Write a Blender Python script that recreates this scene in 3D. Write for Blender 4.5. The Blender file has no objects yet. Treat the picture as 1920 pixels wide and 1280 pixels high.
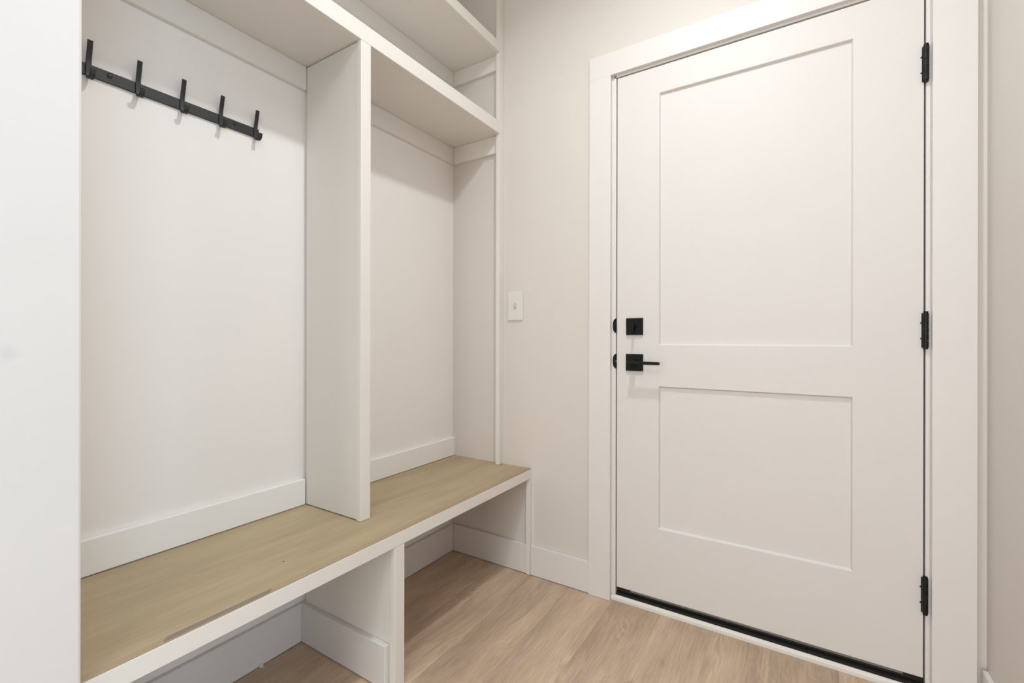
import bpy, bmesh, math, random
from mathutils import Vector, Matrix

# ------------------------------------------------------------------ camera
scn = bpy.context.scene
COL = scn.collection
YAW = math.radians(32.292)
ROLL = math.radians(0.1056)
CAM = Vector((0.61733, -1.75314, 1.03042))
FOCAL = 860.35            # pixels on a 1920 px wide frame
HORIZON = 635.96
cd = bpy.data.cameras.new('camera')
cd.sensor_width = 36.0
cd.lens = 36.0 * FOCAL / 1920.0
cd.shift_y = -(640.0 - HORIZON) / 1920.0
cd.clip_start = 0.02
cam = bpy.data.objects.new('camera', cd)
COL.objects.link(cam)
fw = Vector((-math.sin(YAW), math.cos(YAW), 0))
rt0 = Vector((math.cos(YAW), math.sin(YAW), 0))
up0 = Vector((0, 0, 1))
rt = rt0 * math.cos(ROLL) + up0 * math.sin(ROLL)
up = up0 * math.cos(ROLL) - rt0 * math.sin(ROLL)
m = Matrix((rt, up, -fw)).transposed().to_4x4()
m.translation = CAM
cam.matrix_world = m
scn.camera = cam

# ------------------------------------------------------------------ world, added light panels, exposure
w = bpy.data.worlds.new('world')
scn.world = w
w.use_nodes = True
w.node_tree.nodes['Background'].inputs['Color'].default_value = (0.72, 0.85, 1.0, 1)
w.node_tree.nodes['Background'].inputs['Strength'].default_value = 0.4
# light panels added at made-up, unseen windows behind the camera
WIN = dict(y0=-4.3, y1=-2.3, z0=0.75, z1=2.25)          # added window in the far side wall
WIN2 = dict(x0=-0.3, x1=1.0, z0=0.10, z1=2.20)           # added window in the rear wall


def day_panel(loc, rot, sx, sy, energy, color):
    d = bpy.data.lights.new('added_day_panel', 'AREA')
    d.shape = 'RECTANGLE'
    d.size, d.size_y = sx, sy
    d.energy = energy
    d.color = color
    o = bpy.data.objects.new('added_day_panel', d)
    COL.objects.link(o)
    o.location = loc
    o.rotation_euler = rot


SIDE_FILL, SIDE_FILL_COL = 74.0, (0.62, 0.82, 1.0)
REAR_FILL, REAR_FILL_COL = 46.0, (0.98, 1.0, 0.93)
day_panel((3.98, (WIN['y0'] + WIN['y1']) / 2, (WIN['z0'] + WIN['z1']) / 2), (0, math.radians(90), 0), 1.5, 2.0, SIDE_FILL, SIDE_FILL_COL)
day_panel(((WIN2['x0'] + WIN2['x1']) / 2, -4.96, (WIN2['z0'] + WIN2['z1']) / 2), (math.radians(90), 0, 0), 1.3, 2.1, REAR_FILL, REAR_FILL_COL)
LAMP_POWER = 13.8
LAMP_COLOR = (0.95, 0.99, 1.0)
FILL_COLOR_REAR = (0.88, 0.89, 1.0)
FILL_POWER_REAR = 15.5

vs = scn.view_settings
vs.view_transform = 'Standard'
vs.look = 'None'
vs.exposure = 0.04
vs.gamma = 1.0
vs.use_curve_mapping = False
scn.display_settings.display_device = 'sRGB'
scn.cycles.use_denoising = True
scn.cycles.max_bounces = 16
scn.cycles.diffuse_bounces = 10

# ------------------------------------------------------------------ materials
def new_mat(name):
    mt = bpy.data.materials.new(name)
    mt.use_nodes = True
    nt = mt.node_tree
    b = nt.nodes['Principled BSDF']
    return mt, nt, b


def N(nt, kind, **kw):
    n = nt.nodes.new(kind)
    for k, v in kw.items():
        setattr(n, k, v)
    return n


def bump(nt, b, height, strength, distance):
    n = N(nt, 'ShaderNodeBump')
    n.inputs['Strength'].default_value = strength
    n.inputs['Distance'].default_value = distance
    nt.links.new(height, n.inputs['Height'])
    nt.links.new(n.outputs['Normal'], b.inputs['Normal'])


def noise(nt, vec, scale, detail=3.0, rough=0.5, dist=0.0):
    n = N(nt, 'ShaderNodeTexNoise')
    n.inputs['Scale'].default_value = scale
    n.inputs['Detail'].default_value = detail
    n.inputs['Roughness'].default_value = rough
    n.inputs['Distortion'].default_value = dist
    nt.links.new(vec, n.inputs['Vector'])
    return n


def paint(name, col, rough=0.5, peel=0.0, scale=160, var=0.015, spec=0.5):
    mt, nt, b = new_mat(name)
    tc = N(nt, 'ShaderNodeTexCoord')
    n1 = noise(nt, tc.outputs['Object'], 5.0, 3)
    mix = N(nt, 'ShaderNodeMix', data_type='RGBA')
    mix.inputs['A'].default_value = (*[c * (1 - var) for c in col], 1)
    mix.inputs['B'].default_value = (*[min(1, c * (1 + var)) for c in col], 1)
    nt.links.new(n1.outputs['Fac'], mix.inputs['Factor'])
    nt.links.new(mix.outputs['Result'], b.inputs['Base Color'])
    b.inputs['Roughness'].default_value = rough
    b.inputs['Specular IOR Level'].default_value = spec
    if peel:
        n2 = noise(nt, tc.outputs['Object'], scale, 2)
        bump(nt, b, n2.outputs['Fac'], peel, 0.002)
    return mt


def metal(name, col, rough, spec=0.5, wear=0.0, wearcol=(0.3, 0.3, 0.3)):
    mt, nt, b = new_mat(name)
    tc = N(nt, 'ShaderNodeTexCoord')
    n1 = noise(nt, tc.outputs['Object'], 220, 3, 0.6)
    rp = N(nt, 'ShaderNodeValToRGB')
    rp.color_ramp.elements[0].position = 0.62
    rp.color_ramp.elements[0].color = (*col, 1)
    rp.color_ramp.elements[1].position = 0.74
    rp.color_ramp.elements[1].color = (*[c * (1 - wear) + wc * wear for c, wc in zip(col, wearcol)], 1)
    nt.links.new(n1.outputs['Fac'], rp.inputs['Fac'])
    nt.links.new(rp.outputs['Color'], b.inputs['Base Color'])
    b.inputs['Roughness'].default_value = rough
    b.inputs['Specular IOR Level'].default_value = spec
    return mt


def floor_wood():
    mt, nt, b = new_mat('floor_vinyl_plank')
    L = nt.links.new
    tc = N(nt, 'ShaderNodeTexCoord')
    oi = N(nt, 'ShaderNodeObjectInfo')
    off = N(nt, 'ShaderNodeVectorMath', operation='SCALE')
    off.inputs[0].default_value = (17.3, 29.1, 7.7)
    L(oi.outputs['Random'], off.inputs['Scale'])
    add = N(nt, 'ShaderNodeVectorMath', operation='ADD')
    L(tc.outputs['Object'], add.inputs[0])
    L(off.outputs[0], add.inputs[1])
    # broad colour drift along the plank
    m1 = N(nt, 'ShaderNodeVectorMath', operation='MULTIPLY')
    m1.inputs[1].default_value = (1.0, 0.20, 1.0)
    L(add.outputs[0], m1.inputs[0])
    broad = noise(nt, m1.outputs[0], 9.0, 4, 0.55, 0.5)
    hue = noise(nt, m1.outputs[0], 14.0, 2, 0.5, 0.2)
    # fine grain
    m2 = N(nt, 'ShaderNodeVectorMath', operation='MULTIPLY')
    m2.inputs[1].default_value = (1.0, 0.05, 1.0)
    L(add.outputs[0], m2.inputs[0])
    grain = noise(nt, m2.outputs[0], 190.0, 4, 0.65)
    # cathedral figure: contour lines of a distorted field
    m3 = N(nt, 'ShaderNodeVectorMath', operation='MULTIPLY')
    m3.inputs[1].default_value = (1.0, 0.28, 1.0)
    L(add.outputs[0], m3.inputs[0])
    fig = noise(nt, m3.outputs[0], 6.0, 3, 0.5, 1.1)
    k = N(nt, 'ShaderNodeMath', operation='MULTIPLY')
    k.inputs[1].default_value = 95.0
    L(fig.outputs['Fac'], k.inputs[0])
    sn = N(nt, 'ShaderNodeMath', operation='SINE')
    L(k.outputs[0], sn.inputs[0])
    msk = N(nt, 'ShaderNodeMapRange')
    msk.inputs['From Min'].default_value = 0.52
    msk.inputs['From Max'].default_value = 0.70
    L(hue.outputs['Fac'], msk.inputs['Value'])
    figm = N(nt, 'ShaderNodeMath', operation='MULTIPLY')
    L(sn.outputs[0], figm.inputs[0])
    L(msk.outputs[0], figm.inputs[1])
    # knots
    m4 = N(nt, 'ShaderNodeVectorMath', operation='MULTIPLY')
    m4.inputs[1].default_value = (5.5, 2.6, 0.0)
    warp = N(nt, 'ShaderNodeVectorMath', operation='ADD')
    wn = noise(nt, add.outputs[0], 22.0, 3)
    ws = N(nt, 'ShaderNodeVectorMath', operation='SCALE')
    ws.inputs['Scale'].default_value = 0.03
    L(wn.outputs['Color'], ws.inputs[0])
    L(add.outputs[0], warp.inputs[0])
    L(ws.outputs[0], warp.inputs[1])
    L(warp.outputs[0], m4.inputs[0])
    vo = N(nt, 'ShaderNodeTexVoronoi')
    vo.inputs['Scale'].default_value = 1.0
    L(m4.outputs[0], vo.inputs['Vector'])
    kn = N(nt, 'ShaderNodeMapRange')
    kn.inputs['From Min'].default_value = 0.02
    kn.inputs['From Max'].default_value = 0.13
    kn.inputs['To Min'].default_value = 1.0
    kn.inputs['To Max'].default_value = 0.0
    L(vo.outputs['Distance'], kn.inputs['Value'])
    # colours
    rp = N(nt, 'ShaderNodeValToRGB')
    e = rp.color_ramp.elements
    e[0].position = 0.28
    e[0].color = (0.420, 0.310, 0.226, 1)
    e[1].position = 0.70
    e[1].color = (0.635, 0.490, 0.358, 1)
    mid = e.new(0.5)
    mid.color = (0.548, 0.410, 0.296, 1)
    L(broad.outputs['Fac'], rp.inputs['Fac'])
    pk = N(nt, 'ShaderNodeMix', data_type='RGBA')
    pk.inputs['B'].default_value = (0.50, 0.368, 0.308, 1)
    pm = N(nt, 'ShaderNodeMapRange')
    pm.inputs['From Min'].default_value = 0.42
    pm.inputs['From Max'].default_value = 0.30
    pm.inputs['To Max'].default_value = 0.75
    L(hue.outputs['Fac'], pm.inputs['Value'])
    L(pm.outputs[0], pk.inputs['Factor'])
    L(rp.outputs['Color'], pk.inputs['A'])
    gv = N(nt, 'ShaderNodeMapRange')
    gv.inputs['From Min'].default_value = 0.3
    gv.inputs['From Max'].default_value = 0.7
    gv.inputs['To Min'].default_value = 0.82
    gv.inputs['To Max'].default_value = 1.10
    L(grain.outputs['Fac'], gv.inputs['Value'])
    fm = N(nt, 'ShaderNodeMath', operation='MULTIPLY_ADD')
    fm.inputs[1].default_value = 0.11
    L(figm.outputs[0], fm.inputs[0])
    L(gv.outputs[0], fm.inputs[2])
    km = N(nt, 'ShaderNodeMath', operation='MULTIPLY_ADD')
    km.inputs[1].default_value = -0.42
    L(kn.outputs[0], km.inputs[0])
    L(fm.outputs[0], km.inputs[2])
    pv = N(nt, 'ShaderNodeMapRange')
    pv.inputs['To Min'].default_value = 0.97
    pv.inputs['To Max'].default_value = 1.03
    L(oi.outputs['Random'], pv.inputs['Value'])
    tot = N(nt, 'ShaderNodeMath', operation='MULTIPLY')
    L(km.outputs[0], tot.inputs[0])
    L(pv.outputs[0], tot.inputs[1])
    sc = N(nt, 'ShaderNodeVectorMath', operation='SCALE')
    L(pk.outputs['Result'], sc.inputs[0])
    L(tot.outputs[0], sc.inputs['Scale'])
    L(sc.outputs[0], b.inputs['Base Color'])
    b.inputs['Roughness'].default_value = 0.5
    b.inputs['Specular IOR Level'].default_value = 0.35
    bump(nt, b, grain.outputs['Fac'], 0.12, 0.001)
    return mt


def bench_wood(name, c0, c1):
    mt, nt, b = new_mat(name)
    L = nt.links.new
    tc = N(nt, 'ShaderNodeTexCoord')
    m1 = N(nt, 'ShaderNodeVectorMath', operation='MULTIPLY')
    m1.inputs[1].default_value = (1.0, 0.16, 1.0)
    L(tc.outputs['Object'], m1.inputs[0])
    broad = noise(nt, m1.outputs[0], 9.0, 3, 0.5, 0.6)
    m2 = N(nt, 'ShaderNodeVectorMath', operation='MULTIPLY')
    m2.inputs[1].default_value = (1.0, 0.06, 1.0)
    L(tc.outputs['Object'], m2.inputs[0])
    grain = noise(nt, m2.outputs[0], 130.0, 5, 0.6, 0.4)
    fk = N(nt, 'ShaderNodeMath', operation='MULTIPLY_ADD')
    fk.inputs[1].default_value = 0.5
    fk.inputs[2].default_value = -0.25
    L(grain.outputs['Fac'], fk.inputs[0])
    ad = N(nt, 'ShaderNodeMath', operation='ADD')
    L(broad.outputs['Fac'], ad.inputs[0])
    L(fk.outputs[0], ad.inputs[1])
    rp = N(nt, 'ShaderNodeValToRGB')
    e = rp.color_ramp.elements
    e[0].position = 0.3
    e[0].color = (*c0, 1)
    e[1].position = 0.7
    e[1].color = (*c1, 1)
    L(ad.outputs[0], rp.inputs['Fac'])
    L(rp.outputs['Color'], b.inputs['Base Color'])
    b.inputs['Roughness'].default_value = 0.5
    b.inputs['Specular IOR Level'].default_value = 0.3
    bump(nt, b, grain.outputs['Fac'], 0.1, 0.0008)
    return mt


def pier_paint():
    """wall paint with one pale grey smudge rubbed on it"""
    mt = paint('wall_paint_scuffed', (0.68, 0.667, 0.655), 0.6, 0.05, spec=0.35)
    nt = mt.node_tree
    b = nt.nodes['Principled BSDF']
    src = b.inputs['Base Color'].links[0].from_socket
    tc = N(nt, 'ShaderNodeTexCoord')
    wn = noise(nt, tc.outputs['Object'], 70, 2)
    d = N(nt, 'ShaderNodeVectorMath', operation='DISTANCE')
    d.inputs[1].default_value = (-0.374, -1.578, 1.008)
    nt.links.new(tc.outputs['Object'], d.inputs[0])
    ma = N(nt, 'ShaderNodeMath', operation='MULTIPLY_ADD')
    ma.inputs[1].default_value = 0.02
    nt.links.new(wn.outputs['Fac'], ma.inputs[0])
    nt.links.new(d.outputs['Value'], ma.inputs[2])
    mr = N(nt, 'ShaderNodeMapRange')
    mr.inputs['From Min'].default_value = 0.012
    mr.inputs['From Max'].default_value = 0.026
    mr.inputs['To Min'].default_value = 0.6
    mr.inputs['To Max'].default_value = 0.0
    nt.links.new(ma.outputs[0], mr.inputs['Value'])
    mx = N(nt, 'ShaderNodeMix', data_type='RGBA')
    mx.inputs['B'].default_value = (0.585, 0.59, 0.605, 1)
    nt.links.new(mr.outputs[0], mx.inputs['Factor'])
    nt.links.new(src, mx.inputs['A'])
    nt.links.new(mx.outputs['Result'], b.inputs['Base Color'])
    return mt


M = {}
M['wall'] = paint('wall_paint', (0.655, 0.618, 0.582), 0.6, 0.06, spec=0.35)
M['alcove'] = paint('wall_paint_brightened', (0.815, 0.785, 0.76), 0.6, 0.04, spec=0.35)  # same wall paint, lightened to make up for weaker light in the alcove
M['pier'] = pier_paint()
M['ceiling'] = paint('ceiling_paint', (0.82, 0.81, 0.79), 0.8, 0.15, 90)
M['trim'] = paint('trim_enamel', (0.71, 0.685, 0.675), 0.45, 0.015, 60, spec=0.35)
M['locker'] = paint('locker_enamel', (0.735, 0.71, 0.67), 0.45, 0.02, 60, spec=0.35)
M['trim_brightened'] = paint('trim_enamel_brightened', (0.825, 0.805, 0.785), 0.45, 0.015, 60, spec=0.35)  # trim enamel lightened where the boards above the seat get less light
M['door'] = paint('door_enamel', (0.685, 0.660, 0.652), 0.5, 0.012, 60, spec=0.3)
M['black'] = metal('matte_black_metal', (0.006, 0.006, 0.006), 0.5, 0.18)
M['iron'] = metal('black_powder_coat', (0.016, 0.016, 0.017), 0.5, 0.5)
M['hinge'] = metal('worn_black_hinge', (0.009, 0.008, 0.008), 0.42, 0.25, 0.3, (0.25, 0.24, 0.22))
M['rubber'] = metal('black_rubber', (0.014, 0.013, 0.012), 0.7, 0.3, 0.25, (0.2, 0.19, 0.17))
M['sweep'] = metal('grey_sweep_vinyl', (0.16, 0.155, 0.15), 0.55, 0.4)
M['sill'] = paint('sill_paint', (0.74, 0.72, 0.69), 0.5, 0.1, 120, 0.05)
M['plastic'] = paint('switch_plastic', (0.70, 0.675, 0.655), 0.4, spec=0.3)
M['slot'] = paint('switch_slot', (0.40, 0.38, 0.36), 0.5)
M['floor'] = floor_wood()
M['subfloor'] = paint('subfloor_dark', (0.05, 0.04, 0.035), 0.9)
M['bench'] = bench_wood('bench_plywood', (0.366, 0.285, 0.175), (0.458, 0.370, 0.236))
M['edging'] = bench_wood('bench_edging', (0.335, 0.258, 0.158), (0.40, 0.315, 0.198))
M['chip'] = bench_wood('chipped_veneer', (0.20, 0.165, 0.13), (0.25, 0.212, 0.17))
M['nail'] = paint('nail_hole', (0.03, 0.025, 0.02), 0.8)
M['lens'] = None
mt, nt, b = new_mat('lamp_lens')
b.inputs['Base Color'].default_value = (0.9, 0.9, 0.88, 1)
b.inputs['Emission Color'].default_value = (1.0, 0.94, 0.86, 1)
b.inputs['Emission Strength'].default_value = 0.7
M['lens'] = mt
mt, nt, b = new_mat('window_glass')
b.inputs['Base Color'].default_value = (0.95, 0.98, 1.0, 1)
b.inputs['Transmission Weight'].default_value = 1.0
b.inputs['Roughness'].default_value = 0.0
b.inputs['IOR'].default_value = 1.45
M['glass'] = mt

# ------------------------------------------------------------------ helpers
ORG = {}


def BM():
    return bmesh.new()


def bx(bm, x0, x1, y0, y1, z0, z1):
    vs_ = [bm.verts.new((x, y, z)) for z in (z0, z1) for y in (y0, y1) for x in (x0, x1)]
    for f in ((0, 2, 3, 1), (4, 5, 7, 6), (0, 1, 5, 4), (2, 6, 7, 3), (0, 4, 6, 2), (1, 3, 7, 5)):
        bm.faces.new([vs_[i] for i in f])
    return bm


def box(*a):
    return bx(BM(), *a)


def cyl(bm, c, axis, r, length, seg=20, r2=None):
    """cylinder starting at c, running along axis"""
    ax = Vector(axis).normalized()
    q = Vector((0, 0, 1)).rotation_difference(ax).to_matrix().to_4x4()
    mtx = Matrix.Translation(Vector(c) + ax * length / 2) @ q
    bmesh.ops.create_cone(bm, cap_ends=True, segments=seg, radius1=r, radius2=r if r2 is None else r2, depth=length, matrix=mtx)
    return bm


def prism(bm, pts, d0, d1, axis):
    """extrude the polygon pts (2-D) along axis from d0 to d1; 'y': pts are (x, z), 'x': (y, z), 'z': (x, y)"""
    def P(p, d):
        return {'y': (p[0], d, p[1]), 'x': (d, p[0], p[1]), 'z': (p[0], p[1], d)}[axis]
    a = [bm.verts.new(P(p, d0)) for p in pts]
    b_ = [bm.verts.new(P(p, d1)) for p in pts]
    n = len(pts)
    bm.faces.new(a)
    bm.faces.new(b_[::-1])
    for i in range(n):
        j = (i + 1) % n
        bm.faces.new((a[j], a[i], b_[i], b_[j]))
    bmesh.ops.recalc_face_normals(bm, faces=bm.faces)
    return bm


def ribbon(bm, path, width, thick, y):
    """flat strip bent along path [(x, z)...], centred on y"""
    n = len(path)
    L, R = [], []
    for i in range(n):
        p = Vector(path[i])
        a = Vector(path[max(0, i - 1)])
        c = Vector(path[min(n - 1, i + 1)])
        t = (c - a).normalized()
        nn = Vector((-t.y, t.x)) * thick / 2
        L.append(p + nn)
        R.append(p - nn)
    rows = []
    for i in range(n):
        rows.append([bm.verts.new((q.x, yy, q.y)) for q, yy in ((L[i], y - width / 2), (L[i], y + width / 2), (R[i], y + width / 2), (R[i], y - width / 2))])
    for i in range(n - 1):
        for k in range(4):
            j = (k + 1) % 4
            bm.faces.new((rows[i][k], rows[i][j], rows[i + 1][j], rows[i + 1][k]))
    bm.faces.new(rows[0][::-1])
    bm.faces.new(rows[-1])
    bmesh.ops.recalc_face_normals(bm, faces=bm.faces)
    return bm


def root(name, loc, label=None, cat=None, group=None, kind=None):
    o = bpy.data.objects.new(name, None)
    o.empty_display_size = 0.1
    COL.objects.link(o)
    o.location = loc
    ORG[o] = Vector(loc)
    tag(o, label, cat, group, kind)
    return o


def tag(o, label=None, cat=None, group=None, kind=None):
    for k, v in (('label', label), ('category', cat), ('group', group), ('kind', kind)):
        if v:
            o[k] = v
    return o


def obj(name, bm, mat, parent=None, bevel=0.0, smooth=False, org=None):
    """link bm (world coordinates) as one mesh object; org = its origin in the world"""
    me = bpy.data.meshes.new(name)
    porg = ORG.get(parent, Vector((0, 0, 0)))
    o_ = Vector(org) if org is not None else porg
    bm.transform(Matrix.Translation(-o_))
    bm.to_mesh(me)
    bm.free()
    me.materials.append(mat)
    if smooth:
        for p in me.polygons:
            p.use_smooth = True
    o = bpy.data.objects.new(name, me)
    COL.objects.link(o)
    if parent is not None:
        o.parent = parent
    o.location = o_ - porg
    ORG[o] = o_
    if bevel:
        md = o.modifiers.new('bevel', 'BEVEL')
        md.width = bevel
        md.segments = 2
        md.limit_method = 'ANGLE'
        md.harden_normals = False
    return o


def struct(o, label, cat):
    return tag(o, label, cat, None, 'structure')


# ------------------------------------------------------------------ dimensions (metres)
ZC = 2.74                     # ceiling
XK = -0.835                   # alcove back wall
XR = 1.045                    # right wall
YW = -1.70                    # unseen end of the right wall, set to keep side light off the right bay
PX, PY = -0.374, -1.4955        # corner of the wall before the alcove
YE = -5.0                     # rear wall of the room behind the camera
XE = 4.02                     # far wall of that room
DW = 0.914                    # door slab width
DB, DT = 0.0562, 2.0592       # door slab bottom, top
XF = -0.538                   # front of the upper lockers
XB = -0.386                   # front of the bench
BT, BU = 0.463, 0.4213        # bench top, underside of its front board
S0, S1 = 1.9591, 2.0137       # lower shelf edge
T0, T1 = 2.3267, 2.3712       # upper shelf edge
DV0, DV1 = -0.8026, -0.7639   # middle divider

# ------------------------------------------------------------------ setting
# floor: dark subfloor carrying separate vinyl planks
fl = obj('floor', box(-0.95, XE + 0.1, YE - 0.1, 0.14, -0.06, -0.0085), M['subfloor'])
struct(fl, 'light brown wood-look plank floor', 'floor')
PW = 0.1813
random.seed(11)
plank_mesh = {}


def plank(xa, xb, ya, yb):
    key = (round(xb - xa, 3), round(yb - ya, 2))
    if key not in plank_mesh:
        hw, hl = (xb - xa) / 2 - 0.0001, (yb - ya) / 2 - 0.0001
        c = 0.0005
        bm = BM()
        lo_ = [bm.verts.new((sx * hw, sy * hl, -0.008)) for sx, sy in ((-1, -1), (1, -1), (1, 1), (-1, 1))]
        md_ = [bm.verts.new((sx * hw, sy * hl, -c * 0.8)) for sx, sy in ((-1, -1), (1, -1), (1, 1), (-1, 1))]
        hi_ = [bm.verts.new((sx * (hw - c), sy * (hl - c), 0)) for sx, sy in ((-1, -1), (1, -1), (1, 1), (-1, 1))]
        bm.faces.new(hi_)
        bm.faces.new(lo_[::-1])
        for i in range(4):
            j = (i + 1) % 4
            bm.faces.new((lo_[i], lo_[j], md_[j], md_[i]))
            bm.faces.new((md_[i], md_[j], hi_[j], hi_[i]))
        me = bpy.data.meshes.new('plank')
        bm.to_mesh(me)
        bm.free()
        me.materials.append(M['floor'])
        plank_mesh[key] = me
    o = bpy.data.objects.new('plank', plank_mesh[key])
    COL.objects.link(o)
    o.parent = fl
    o.location = ((xa + xb) / 2, (ya + yb) / 2, 0)


row = 0
xa = -0.374 - 3 * PW
while xa < XE - 0.02:
    xb = xa + PW
    a_, b_ = max(xa, XK), min(xb, XE)
    ymax = 0.0
    ymin = YE
    if b_ <= PX + 0.02:
        ymin = PY
    if a_ >= XR - 0.01:
        ymax = YW
    y = ymax + (0.03 + row * 0.097) % 0.26
    while y > ymin:
        y1, y0 = min(y, ymax), max(y - 1.22, ymin)
        if y1 - y0 > 0.03:
            plank(a_, b_, y0, y1)
        y -= 1.22
    xa = xb
    row += 1

cl = obj('ceiling', box(-0.95, XE + 0.1, YE - 0.1, 0.14, ZC, ZC + 0.1), M['ceiling'])
struct(cl, 'flat white painted ceiling', 'ceiling')

# wall with the door: one mesh around the door opening
JL, JR, JT = -0.0245, DW + 0.0245, 2.083
bm = BM()
bx(bm, -0.95, JL, 0.0, 0.13, 0.0, ZC)
bx(bm, JR, XR + 0.2, 0.0, 0.13, 0.0, ZC)
bx(bm, JL, JR, 0.0, 0.13, JT, ZC)
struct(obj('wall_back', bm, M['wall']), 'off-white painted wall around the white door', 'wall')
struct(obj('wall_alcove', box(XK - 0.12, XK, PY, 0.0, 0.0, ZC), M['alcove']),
       'back wall of the locker alcove behind the hook rail, wall paint brightened', 'wall')
bm = box(XK - 0.12, PX, YE, PY, 0.0, ZC)
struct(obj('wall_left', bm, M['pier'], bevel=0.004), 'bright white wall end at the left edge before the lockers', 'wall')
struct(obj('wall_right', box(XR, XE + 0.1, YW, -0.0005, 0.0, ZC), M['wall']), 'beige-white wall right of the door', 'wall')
bm = BM()
bx(bm, XK - 0.12, WIN2['x0'], YE - 0.1, YE, 0, ZC)
bx(bm, WIN2['x1'], XE + 0.1, YE - 0.1, YE, 0, ZC)
bx(bm, WIN2['x0'], WIN2['x1'], YE - 0.1, YE, 0, WIN2['z0'])
bx(bm, WIN2['x0'], WIN2['x1'], YE - 0.1, YE, WIN2['z1'], ZC)
struct(obj('wall_rear', bm, M['wall']), 'wall with the added tall window behind the viewer', 'wall')
w2 = root('added_window_2', ((WIN2['x0'] + WIN2['x1']) / 2, YE - 0.05, WIN2['z0']))  # made-up window, never in view, added to light the door from the front
struct(w2, 'tall white framed window added unseen behind the viewer for light', 'window')
bm = BM()
x0, x1, z0, z1 = WIN2['x0'], WIN2['x1'], WIN2['z0'], WIN2['z1']
xm = (x0 + x1) / 2
for a_, b_, c_, d_ in ((x0, x0 + .05, z0, z1), (x1 - .05, x1, z0, z1), (x0 + .05, x1 - .05, z0, z0 + .05), (x0 + .05, x1 - .05, z1 - .05, z1),
                       (xm - .025, xm + .025, z0 + .05, z1 - .05)):
    bx(bm, a_, b_, YE - 0.07, YE - 0.02, c_, d_)
obj('window_frame', bm, M['trim'], w2)
for xa_, xb_ in ((x0 + .05, xm - .025), (xm + .025, x1 - .05)):
    obj('pane', box(xa_, xb_, YE - 0.048, YE - 0.042, z0 + .05, z1 - .05), M['glass'], w2)
bm = BM()
bx(bm, XE, XE + 0.1, YE, WIN['y0'], 0, ZC)
bx(bm, XE, XE + 0.1, WIN['y1'], YW, 0, ZC)
bx(bm, XE, XE + 0.1, WIN['y0'], WIN['y1'], 0, WIN['z0'])
bx(bm, XE, XE + 0.1, WIN['y0'], WIN['y1'], WIN['z1'], ZC)
struct(obj('wall_far', bm, M['wall']), 'white wall with the added window in the room behind the viewer', 'wall')
w1 = root('added_window_1', (XE + 0.05, (WIN['y0'] + WIN['y1']) / 2, WIN['z0']))  # made-up window, never in view, added as source of the cool side light
struct(w1, 'white framed window added unseen behind the viewer for side light', 'window')
bm = BM()
y0, y1, z0, z1 = WIN['y0'], WIN['y1'], WIN['z0'], WIN['z1']
for a_ in ((y0, y0 + .05, z0, z1), (y1 - .05, y1, z0, z1), (y0 + .05, y1 - .05, z0, z0 + .05), (y0 + .05, y1 - .05, z1 - .05, z1),
           ((y0 + y1) / 2 - .025, (y0 + y1) / 2 + .025, z0 + .05, z1 - .05)):
    bx(bm, XE + 0.02, XE + 0.07, *a_)
obj('window_frame', bm, M['trim'], w1)
for ya, yb in ((y0 + .05, (y0 + y1) / 2 - .025), ((y0 + y1) / 2 + .025, y1 - .05)):
    obj('pane', box(XE + 0.042, XE + 0.048, ya, yb, z0 + .05, z1 - .05), M['glass'], w1)

# baseboards
BH = 0.13
struct(obj('baseboard_back', box(XB + 0.0005, -0.1118, -0.014, -0.0003, 0.002, BH), M['trim'], bevel=0.0022),
       'white baseboard between bench leg and door casing', 'baseboard')
struct(obj('baseboard_alcove', box(XK + 0.0003, XK + 0.015, PY, -0.0003, 0.002, BH), M['trim'], bevel=0.0022),
       'white baseboard along the wall under the bench', 'baseboard')
struct(obj('baseboard_right', box(XR - 0.013, XR - 0.0003, YW, -0.0185, 0.002, 0.137), M['trim'], bevel=0.0022),
       'white baseboard along the right wall', 'baseboard')
struct(obj('baseboard_left', box(PX + 0.0003, PX + 0.013, YE, PY - 0.0003, 0.002, BH), M['trim'], bevel=0.0022),
       'white baseboard along the left wall end', 'baseboard')
# white boards on the back wall just above the bench seat
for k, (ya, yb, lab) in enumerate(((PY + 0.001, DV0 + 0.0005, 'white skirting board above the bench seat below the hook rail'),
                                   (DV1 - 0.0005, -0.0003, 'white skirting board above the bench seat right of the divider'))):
    struct(obj('trim_%d' % (k + 2), box(XK + 0.0003, XK + 0.016, ya, yb, BT + 0.0015, 0.5513), M['trim_brightened'], bevel=0.0022), lab, 'trim')

# ------------------------------------------------------------------ door casing, jamb, sill
tr = root('trim_1', (DW / 2, -0.009, 0))
struct(tr, 'flat white casing boards framing the door', 'trim')
CL, CLI, CRI, CR, CTI, CT = -0.1114, -0.0218, 0.9299, 1.0224, 2.0722, 2.1614
obj('casing_leg', box(CL, CLI, -0.018, -0.0003, 0.001, CTI), M['trim'], tr, 0.0006)
obj('casing_leg', box(CRI, CR, -0.018, -0.0003, 0.001, CTI), M['trim'], tr, 0.0006)
obj('casing_head', box(CL, CR, -0.018, -0.0003, CTI, CT), M['trim'], tr, 0.0006)
jb = obj('door_jamb', BM(), M['trim'], tr)
bm = BM()
GAP = 0.0042
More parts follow.
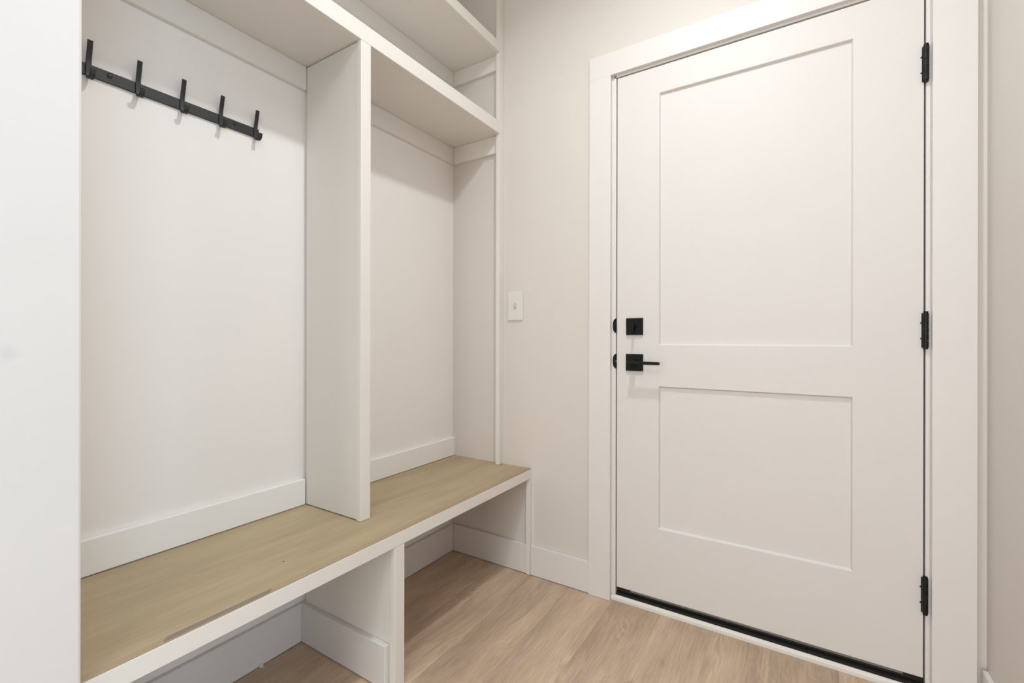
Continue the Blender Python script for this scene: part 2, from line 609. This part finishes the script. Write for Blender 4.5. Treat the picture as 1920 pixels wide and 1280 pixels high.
# each jamb leg: front edge with a small step, then the stop the slab closes against
for s, xi in ((-1, -GAP), (1, DW + GAP)):
    xo = xi + s * 0.0200
    bx(bm, min(xi + s * 0.0095, xo), max(xi + s * 0.0095, xo), 0.0006, 0.128, 0.0218, JT - 0.001)
    bx(bm, min(xi, xi + s * 0.0095), max(xi, xi + s * 0.0095), -0.0022, 0.128, 0.0218, DT + GAP)
bx(bm, -GAP - 0.0200, DW + GAP + 0.0200, 0.0006, 0.128, DT + GAP + 0.0095, JT - 0.001)
bx(bm, -GAP, DW + GAP, -0.0022, 0.128, DT + GAP, DT + GAP + 0.0095)
bm.to_mesh(jb.data)
bm.free()
jb.data.transform(Matrix.Translation(-ORG[jb]))
md = jb.modifiers.new('bevel', 'BEVEL')
md.width = 0.0012
md.segments = 2
bm = BM()
bx(bm, -GAP, 0.012, 0.050, 0.075, 0.03, DT + GAP)
bx(bm, DW - 0.012, DW + GAP, 0.050, 0.075, 0.03, DT + GAP)
bx(bm, 0.012, DW - 0.012, 0.050, 0.075, DT - 0.012, DT + GAP)
tag(obj('weather_strip', bm, M['rubber'], tr), 'black rubber weather strip')
# strike plate lips lapping over the jamb edge
for zc, notch in ((1.085, False), (0.9455, True)):
    pts = []
    for i in range(15):
        a_ = math.pi / 2 + math.pi * i / 14
        pts.append((-GAP * 0.4 + 0.0142 * math.cos(a_) if True else 0, zc + 0.0287 * math.copysign(abs(math.sin(a_)) ** 0.72, math.sin(a_))))
    if notch:
        pts += [(-GAP * 0.4, zc - 0.006), (-0.0045, zc - 0.003), (-0.0045, zc + 0.003), (-GAP * 0.4, zc + 0.006)]
    tag(obj('strike_plate', prism(BM(), pts, -0.0042, -0.0021, 'y'), M['black'], tr), 'black rounded strike plate lip')

sl = root('trim_4', (DW / 2, 0.02, 0))
struct(sl, 'white and black door sill under the door', 'sill')
bm = prism(BM(), [(-0.003, 0.0005), (-0.003, 0.012), (0.0, 0.0185), (0.003, 0.0215), (0.09, 0.0215), (0.09, 0.0005)], -GAP - 0.0170, DW + GAP + 0.0110, 'x')
obj('sill_nose', bm, M['sill'], sl, 0.0008)
bm = prism(BM(), [(0.0045, 0.0217), (0.0045, 0.0270), (0.020, 0.0360), (0.045, 0.0400), (0.06, 0.0400), (0.06, 0.0217)], -GAP + 0.0002, DW + GAP - 0.0002, 'x')
tag(obj('sill_strip', bm, M['rubber'], sl), 'dusty black sill strip')

# ------------------------------------------------------------------ door
dr = root('door_1', (DW / 2, 0.02, DB))
struct(dr, 'white two-panel door with black hardware', 'door')
PLX, PRX = 0.1622, 0.7497
U1, U0, L1, L0 = 1.9578, 1.0104, 0.8544, 0.3187
bm = BM()
xs = [0, PLX, PRX, DW]
zs = [DB, L0, L1, U0, U1, DT]
YF, YB, REC, SLP = 0.0, 0.044, 0.0095, 0.0045
gv = {}
for i, x in enumerate(xs):
    for j, z in enumerate(zs):
        gv[i, j] = bm.verts.new((x, YF, z))
for i in range(3):
    for j in range(5):
        if i == 1 and j in (1, 3):
            q = [gv[i, j], gv[i + 1, j], gv[i + 1, j + 1], gv[i, j + 1]]
            x0, x1, z0, z1 = xs[1] + SLP, xs[2] - SLP, zs[j] + SLP, zs[j + 1] - SLP
            r_ = [bm.verts.new((x, YF + REC, z)) for x, z in ((x0, z0), (x1, z0), (x1, z1), (x0, z1))]
            for k in range(4):
                n_ = (k + 1) % 4
                bm.faces.new((q[k], q[n_], r_[n_], r_[k]))
        else:
            bm.faces.new((gv[i, j], gv[i + 1, j], gv[i + 1, j + 1], gv[i, j + 1]))
per = [(i, 0) for i in range(4)] + [(3, j) for j in range(1, 6)] + [(i, 5) for i in (2, 1, 0)] + [(0, j) for j in (4, 3, 2, 1)]
bk = {p: bm.verts.new((xs[p[0]], YB, zs[p[1]])) for p in per}
for k in range(len(per)):
    a_, c_ = per[k], per[(k + 1) % len(per)]
    bm.faces.new((gv[a_], bk[a_], bk[c_], gv[c_]))
bm.faces.new([bk[p] for p in per][::-1])
bmesh.ops.recalc_face_normals(bm, faces=bm.faces)
slab = obj('door_frame', bm, M['door'], dr, 0.0012)
for z0, z1 in ((L0, L1), (U0, U1)):
    obj('door_panel', box(PLX + SLP - 0.0006, PRX - SLP + 0.0006, YF + REC - 0.0001, YF + REC + 0.02, z0 + SLP - 0.0006, z1 - SLP + 0.0006), M['door'], dr)
# sweep along the bottom edge
tag(obj('door_sweep', box(0.0015, DW - 0.0015, 0.004, 0.040, 0.0415, DB - 0.0002), M['rubber'], dr), 'black rubber sweep')
tag(obj('sweep_strip', box(0.055, DW - 0.045, 0.0012, 0.0042, 0.0495, DB - 0.0003), M['sweep'], dr), 'grey strip along the bottom edge')

# deadbolt
RX = 0.0712
db = obj('deadbolt', box(RX - 0.0325, RX + 0.0325, -0.0085, -0.0002, 1.0805 - 0.0325, 1.0805 + 0.0325), M['black'], dr, 0.0012)
tag(db, 'square black deadbolt plate')
bm = cyl(BM(), (RX, -0.0084, 1.0830), (0, -1, 0), 0.0085, 0.014, 24)
obj('neck', bm, M['black'], db, smooth=False)
bm = prism(BM(), [(-0.0215, 1.0905), (-0.0365, 1.0885), (-0.0385, 1.058), (-0.0330, 1.0535), (-0.0215, 1.066)], RX - 0.0042, RX + 0.0042, 'x')
obj('thumb_turn', bm, M['black'], db, 0.0012)
# lever
lv = obj('lever_plate', box(RX - 0.0330, RX + 0.0330, -0.0085, -0.0002, 0.9418 - 0.0325, 0.9418 + 0.0325), M['black'], dr, 0.0012)
tag(lv, 'square black lever plate')
obj('neck', cyl(BM(), (RX, -0.0084, 0.9425), (0, -1, 0), 0.0105, 0.0385, 28), M['black'], lv)
bm = prism(BM(), [(RX - 0.011, 0.9375), (RX - 0.011, 0.9495), (0.176, 0.9480), (0.1785, 0.9465), (0.1785, 0.9385), (0.176, 0.9370)], -0.0605, -0.0465, 'y')
obj('lever', bm, M['black'], lv, 0.0012)

# hinges: knuckles and pin on the room side, thin leaf edge beside the slab
for zt, zb in ((1.8791, 1.7715), (1.1120, 1.0055), (0.3516, 0.2440)):
    hz = (zt + zb) / 2
    HX, HY = DW + 0.0032, -0.0072
    h = obj('hinge', cyl(BM(), (HX, HY, zb), (0, 0, 1), 0.0040, zt - zb, 16), M['hinge'], dr, org=(HX, HY, zb))
    tag(h, 'worn black butt hinge')
    n = 5
    seg = (zt - zb - 0.008) / n
    for k in range(n):
        obj('knuckle', cyl(BM(), (HX, HY, zb + 0.004 + k * seg + 0.0004), (0, 0, 1), 0.0068, seg - 0.0008, 20), M['hinge'], h)
    for zz, s in ((zb - 0.001, 1), (zt - 0.0042, 1)):
        obj('pin_cap', cyl(BM(), (HX, HY, zz), (0, 0, 1), 0.0056, 0.005, 18), M['hinge'], h)
    obj('hinge_leaf', box(DW - 0.0052, DW + 0.0014, -0.0024, -0.0002, zb + 0.003, zt - 0.004), M['hinge'], h, 0.0006)
    for zz in (hz + 0.021, hz - 0.024):
        obj('screw', cyl(BM(), (DW - 0.0062, -0.0002, zz), (0, -1, 0), 0.0021, 0.0022, 12), M['hinge'], h)

# ------------------------------------------------------------------ mudroom bench
bench = root('mudroom_bench', ((XK + XB) / 2, -0.76, 0),
             'long built-in bench with plywood seat and white front board', 'bench')
YL, YR = PY + 0.0008, -0.0006
tag(obj('seat', box(XK + 0.0005, XB - 0.0195, YL, YR, BT - 0.018, BT), M['bench'], bench, 0.0006), 'light brown plywood seat')
tag(obj('seat_edging', box(XB - 0.0190, XB - 0.0007, YL, YR, BT - 0.0015, BT + 0.0002), M['edging'], bench), 'wood edge strip')
obj('front_board', box(XB - 0.0190, XB, YL, YR, BU, BT - 0.0017), M['locker'], bench, 0.0014)
tag(obj('chipped_veneer', prism(BM(), [(-0.4036, -1.3660), (-0.3900, -1.3760), (-0.3895, -1.1720), (-0.4005, -1.1640), (-0.4016, -1.24)], BT + 0.0002, BT + 0.0008, 'z'),
        M['chip'], bench), 'grey-brown chipped strip at the front edge')
tag(obj('nail_hole', cyl(BM(), (-0.5006, -1.0742, BT - 0.001), (0, 0, 1), 0.0024, 0.0013, 10), M['nail'], bench), 'tiny dark nail hole')
# hidden cleat under the seat along the back wall
obj('seat_cleat', box(XK + 0.0005, XK + 0.019, YL, DV0 - 0.001, 0.385, BT - 0.0185), M['locker'], bench)
obj('seat_cleat', box(XK + 0.0005, XK + 0.019, DV1 + 0.001, YR, 0.385, BT - 0.0185), M['locker'], bench)
# lower divider
ld_ = obj('lower_divider', box(XK + 0.0158, XB - 0.0198, DV0 + 0.0042, DV1 - 0.0042, 0.0015, BT - 0.0185), M['locker'], bench)
obj('face_strip', box(XB - 0.0195, XB - 0.0004, DV0, DV1, 0.0015, BU - 0.0006), M['locker'], ld_, 0.0014)
for ya, yb in ((DV0 - 0.0140, DV0 + 0.0040), (DV1 - 0.0040, DV1 + 0.0140)):
    obj('skirting', box(XK + 0.0158, XB - 0.0265, ya, yb, 0.0025, BH), M['trim'], ld_, 0.0022)
# end leg against the door wall, its skirting on the wall
obj('end_leg', box(XB - 0.0195, XB - 0.0004, -0.0185, YR, 0.0015, BU - 0.0006), M['locker'], bench, 0.0014)
obj('skirting', box(XK + 0.0158, XB - 0.0205, -0.0145, YR, 0.0025, BH), M['trim'], bench, 0.0022)
obj('end_leg', box(XB - 0.0195, XB - 0.0004, YL, YL + 0.0185, 0.0015, BU - 0.0006), M['locker'], bench, 0.0014)

# ------------------------------------------------------------------ upper locker unit
lk = root('locker_shelving', ((XK + XF) / 2, -0.76, BT),
          'white built-in open lockers with divider and two long shelves above the bench', 'lockers')
ud = obj('divider', box(XK + 0.0165, XF - 0.0198, DV0 + 0.0030, DV1 - 0.0030, BT + 0.0035, S0 - 0.0005), M['locker'], lk)
obj('face_strip', box(XF - 0.0195, XF, DV0, DV1, BT + 0.0010, S0 - 0.0004), M['locker'], ud, 0.0012)
for z0, z1 in ((S0, S1), (T0, T1)):
    sh = obj('shelf', box(XK + 0.0005, XF - 0.0198, YL, YR, z0 + 0.0035, z1 - 0.001), M['locker'], lk)
    obj('shelf_edge', box(XF - 0.0195, XF + 0.0004, YL + 0.034, -0.0337, z0, z1), M['locker'], sh, 0.0014)
for z0, hgt in ((S0, 0.0765), (T0, 0.0640)):
    obj('cleat', box(XK + 0.0005, XK + 0.0155, YL, DV0 + 0.0028 if z0 == S0 else -0.0165, z0 - hgt, z0 + 0.0030), M['locker'], lk, 0.0012)
    if z0 == S0:
        obj('cleat', box(XK + 0.0005, XK + 0.0155, DV1 - 0.0028, -0.0165, z0 - hgt, z0 + 0.0030), M['locker'], lk, 0.0012)
    obj('cleat', box(XK + 0.0005, XF - 0.0202, -0.0160, YR, z0 - hgt, z0 + 0.0030), M['locker'], lk, 0.0012)
obj('end_stile', box(XF - 0.0195, XF, -0.0335, YR, BT + 0.0010, ZC - 0.0005), M['locker'], lk, 0.0012)
obj('end_stile', box(XF - 0.0195, XF, YL, YL + 0.0335, BT + 0.0010, ZC - 0.0005), M['locker'], lk, 0.0012)

# ------------------------------------------------------------------ hook rail
HRX = XK + 0.0004
hr = root('hook_rail', (HRX, -1.17, 1.66), 'black metal coat rail with five double hooks on the alcove wall', 'coat rack')
bar = obj('bar', box(HRX, HRX + 0.0060, -1.3870, -0.9585, 1.6605, 1.6885), M['iron'], hr, 0.0008)


def curve_pts(ctrl, n=8):
    """Catmull-Rom through 2-D control points"""
    P = [Vector(c) for c in ctrl]
    P = [P[0] * 2 - P[1]] + P + [P[-1] * 2 - P[-2]]
    out = []
    for i in range(1, len(P) - 2):
        for k in range(n):
            t = k / n
            a_, b2, c_, d_ = P[i - 1], P[i], P[i + 1], P[i + 2]
            out.append(0.5 * ((2 * b2) + (c_ - a_) * t + (2 * a_ - 5 * b2 + 4 * c_ - d_) * t * t + (3 * b2 - a_ - 3 * c_ + d_) * t ** 3))
    out.append(P[-2])
    return out


hx = HRX + 0.0078
HOOK = [(hx + 0.0125, 1.7400), (hx + 0.0078, 1.7210), (hx + 0.0030, 1.7030), (hx + 0.0006, 1.6900), (hx, 1.6750), (hx + 0.0004, 1.6605),
        (hx + 0.0060, 1.6515), (hx + 0.0165, 1.6490), (hx + 0.0255, 1.6535), (hx + 0.0295, 1.6660)]
hk_mesh = None
for yh in (-1.3670, -1.2700, -1.1705, -1.0715, -0.9700):
    if hk_mesh is None:
        o = obj('hook', ribbon(BM(), curve_pts(HOOK), 0.0105, 0.0036, yh), M['iron'], hr, 0.0006, org=(HRX, yh, 1.66))
        hk_mesh = o
    else:
        o = hk_mesh.copy()
        COL.objects.link(o)
        o.parent = hr
        o.location = Vector((HRX, yh, 1.66)) - ORG[hr]
for ys in (-1.3263, -1.0302):
    bm = BM()
    cyl(bm, (HRX + 0.0058, ys, 1.6795), (1, 0, 0), 0.0058, 0.0022, 20)
    cyl(bm, (HRX + 0.0080, ys, 1.6795), (1, 0, 0), 0.0052, 0.0014, 20, 0.0030)
    obj('screw', bm, M['iron'], hr)

# ------------------------------------------------------------------ light switch
SX0, SX1, SZ0, SZ1 = -0.5105, -0.4310, 1.1150, 1.2440
sxc, szc = (SX0 + SX1) / 2, (SZ0 + SZ1) / 2
sw = root('light_switch', (sxc, -0.003, szc), 'small white light switch plate on the wall beside the lockers', 'switch')
obj('plate', box(SX0, SX1, -0.0062, -0.0002, SZ0, SZ1), M['plastic'], sw, 0.0022)
obj('toggle_slot', box(sxc - 0.0055, sxc + 0.0055, -0.0066, -0.0061, szc - 0.0125, szc + 0.0125), M['slot'], sw)
bm = prism(BM(), [(-0.0064, szc - 0.0085), (-0.0150, szc + 0.0010), (-0.0165, szc + 0.0085), (-0.0064, szc + 0.0090)], sxc - 0.0045, sxc + 0.0045, 'x')
obj('toggle', bm, M['plastic'], sw, 0.0008)
for dz in (-0.030, 0.030):
    obj('screw', cyl(BM(), (sxc, -0.0061, szc + dz), (0, -1, 0), 0.0028, 0.0010, 14), M['plastic'], sw)

# ------------------------------------------------------------------ scrap on the floor
bm = prism(BM(), [(-0.8185, -0.9600), (-0.8085, -0.9580), (-0.8070, -0.9500), (-0.8180, -0.9480)], 0.0006, 0.0016, 'z')
bx(bm, -0.8190, -0.8165, -0.9600, -0.9480, 0.0016, 0.0095)
tag(obj('paper_scrap', bm, M['plastic']), 'tiny white scrap on the floor against the skirting under the bench', 'scrap')


# ------------------------------------------------------------------ ceiling lamps
def ceiling_lamp(x, y, power, label, rad=0.07, color=LAMP_COLOR, spread=180):
    r = root('ceiling_light', (x, y, ZC), label, 'ceiling light', 'flush round ceiling lights')
    bm = BM()
    cyl(bm, (x, y, ZC - 0.0004), (0, 0, -1), rad + 0.018, 0.012, 48, rad + 0.010)
    obj('rim', bm, M['trim'], r)
    obj('lens', cyl(BM(), (x, y, ZC - 0.0125), (0, 0, -1), rad, 0.002, 48), M['lens'], r)
    d = bpy.data.lights.new('lamp_glow', 'AREA')
    d.shape = 'DISK'
    d.size = rad * 2
    d.spread = math.radians(spread)
    d.energy = power
    d.color = color
    o = bpy.data.objects.new('lamp_glow', d)
    COL.objects.link(o)
    o.parent = r
    o.location = (0, 0, -0.0165)


ceiling_lamp(0.32, -0.86, LAMP_POWER, 'flush round ceiling light above the door', 0.06, spread=158)
ceiling_lamp(0.60, -2.70, FILL_POWER_REAR, 'large flush round fill light added unseen behind the viewer', 0.28, FILL_COLOR_REAR)  # unseen lamp added to lift the overall brightness
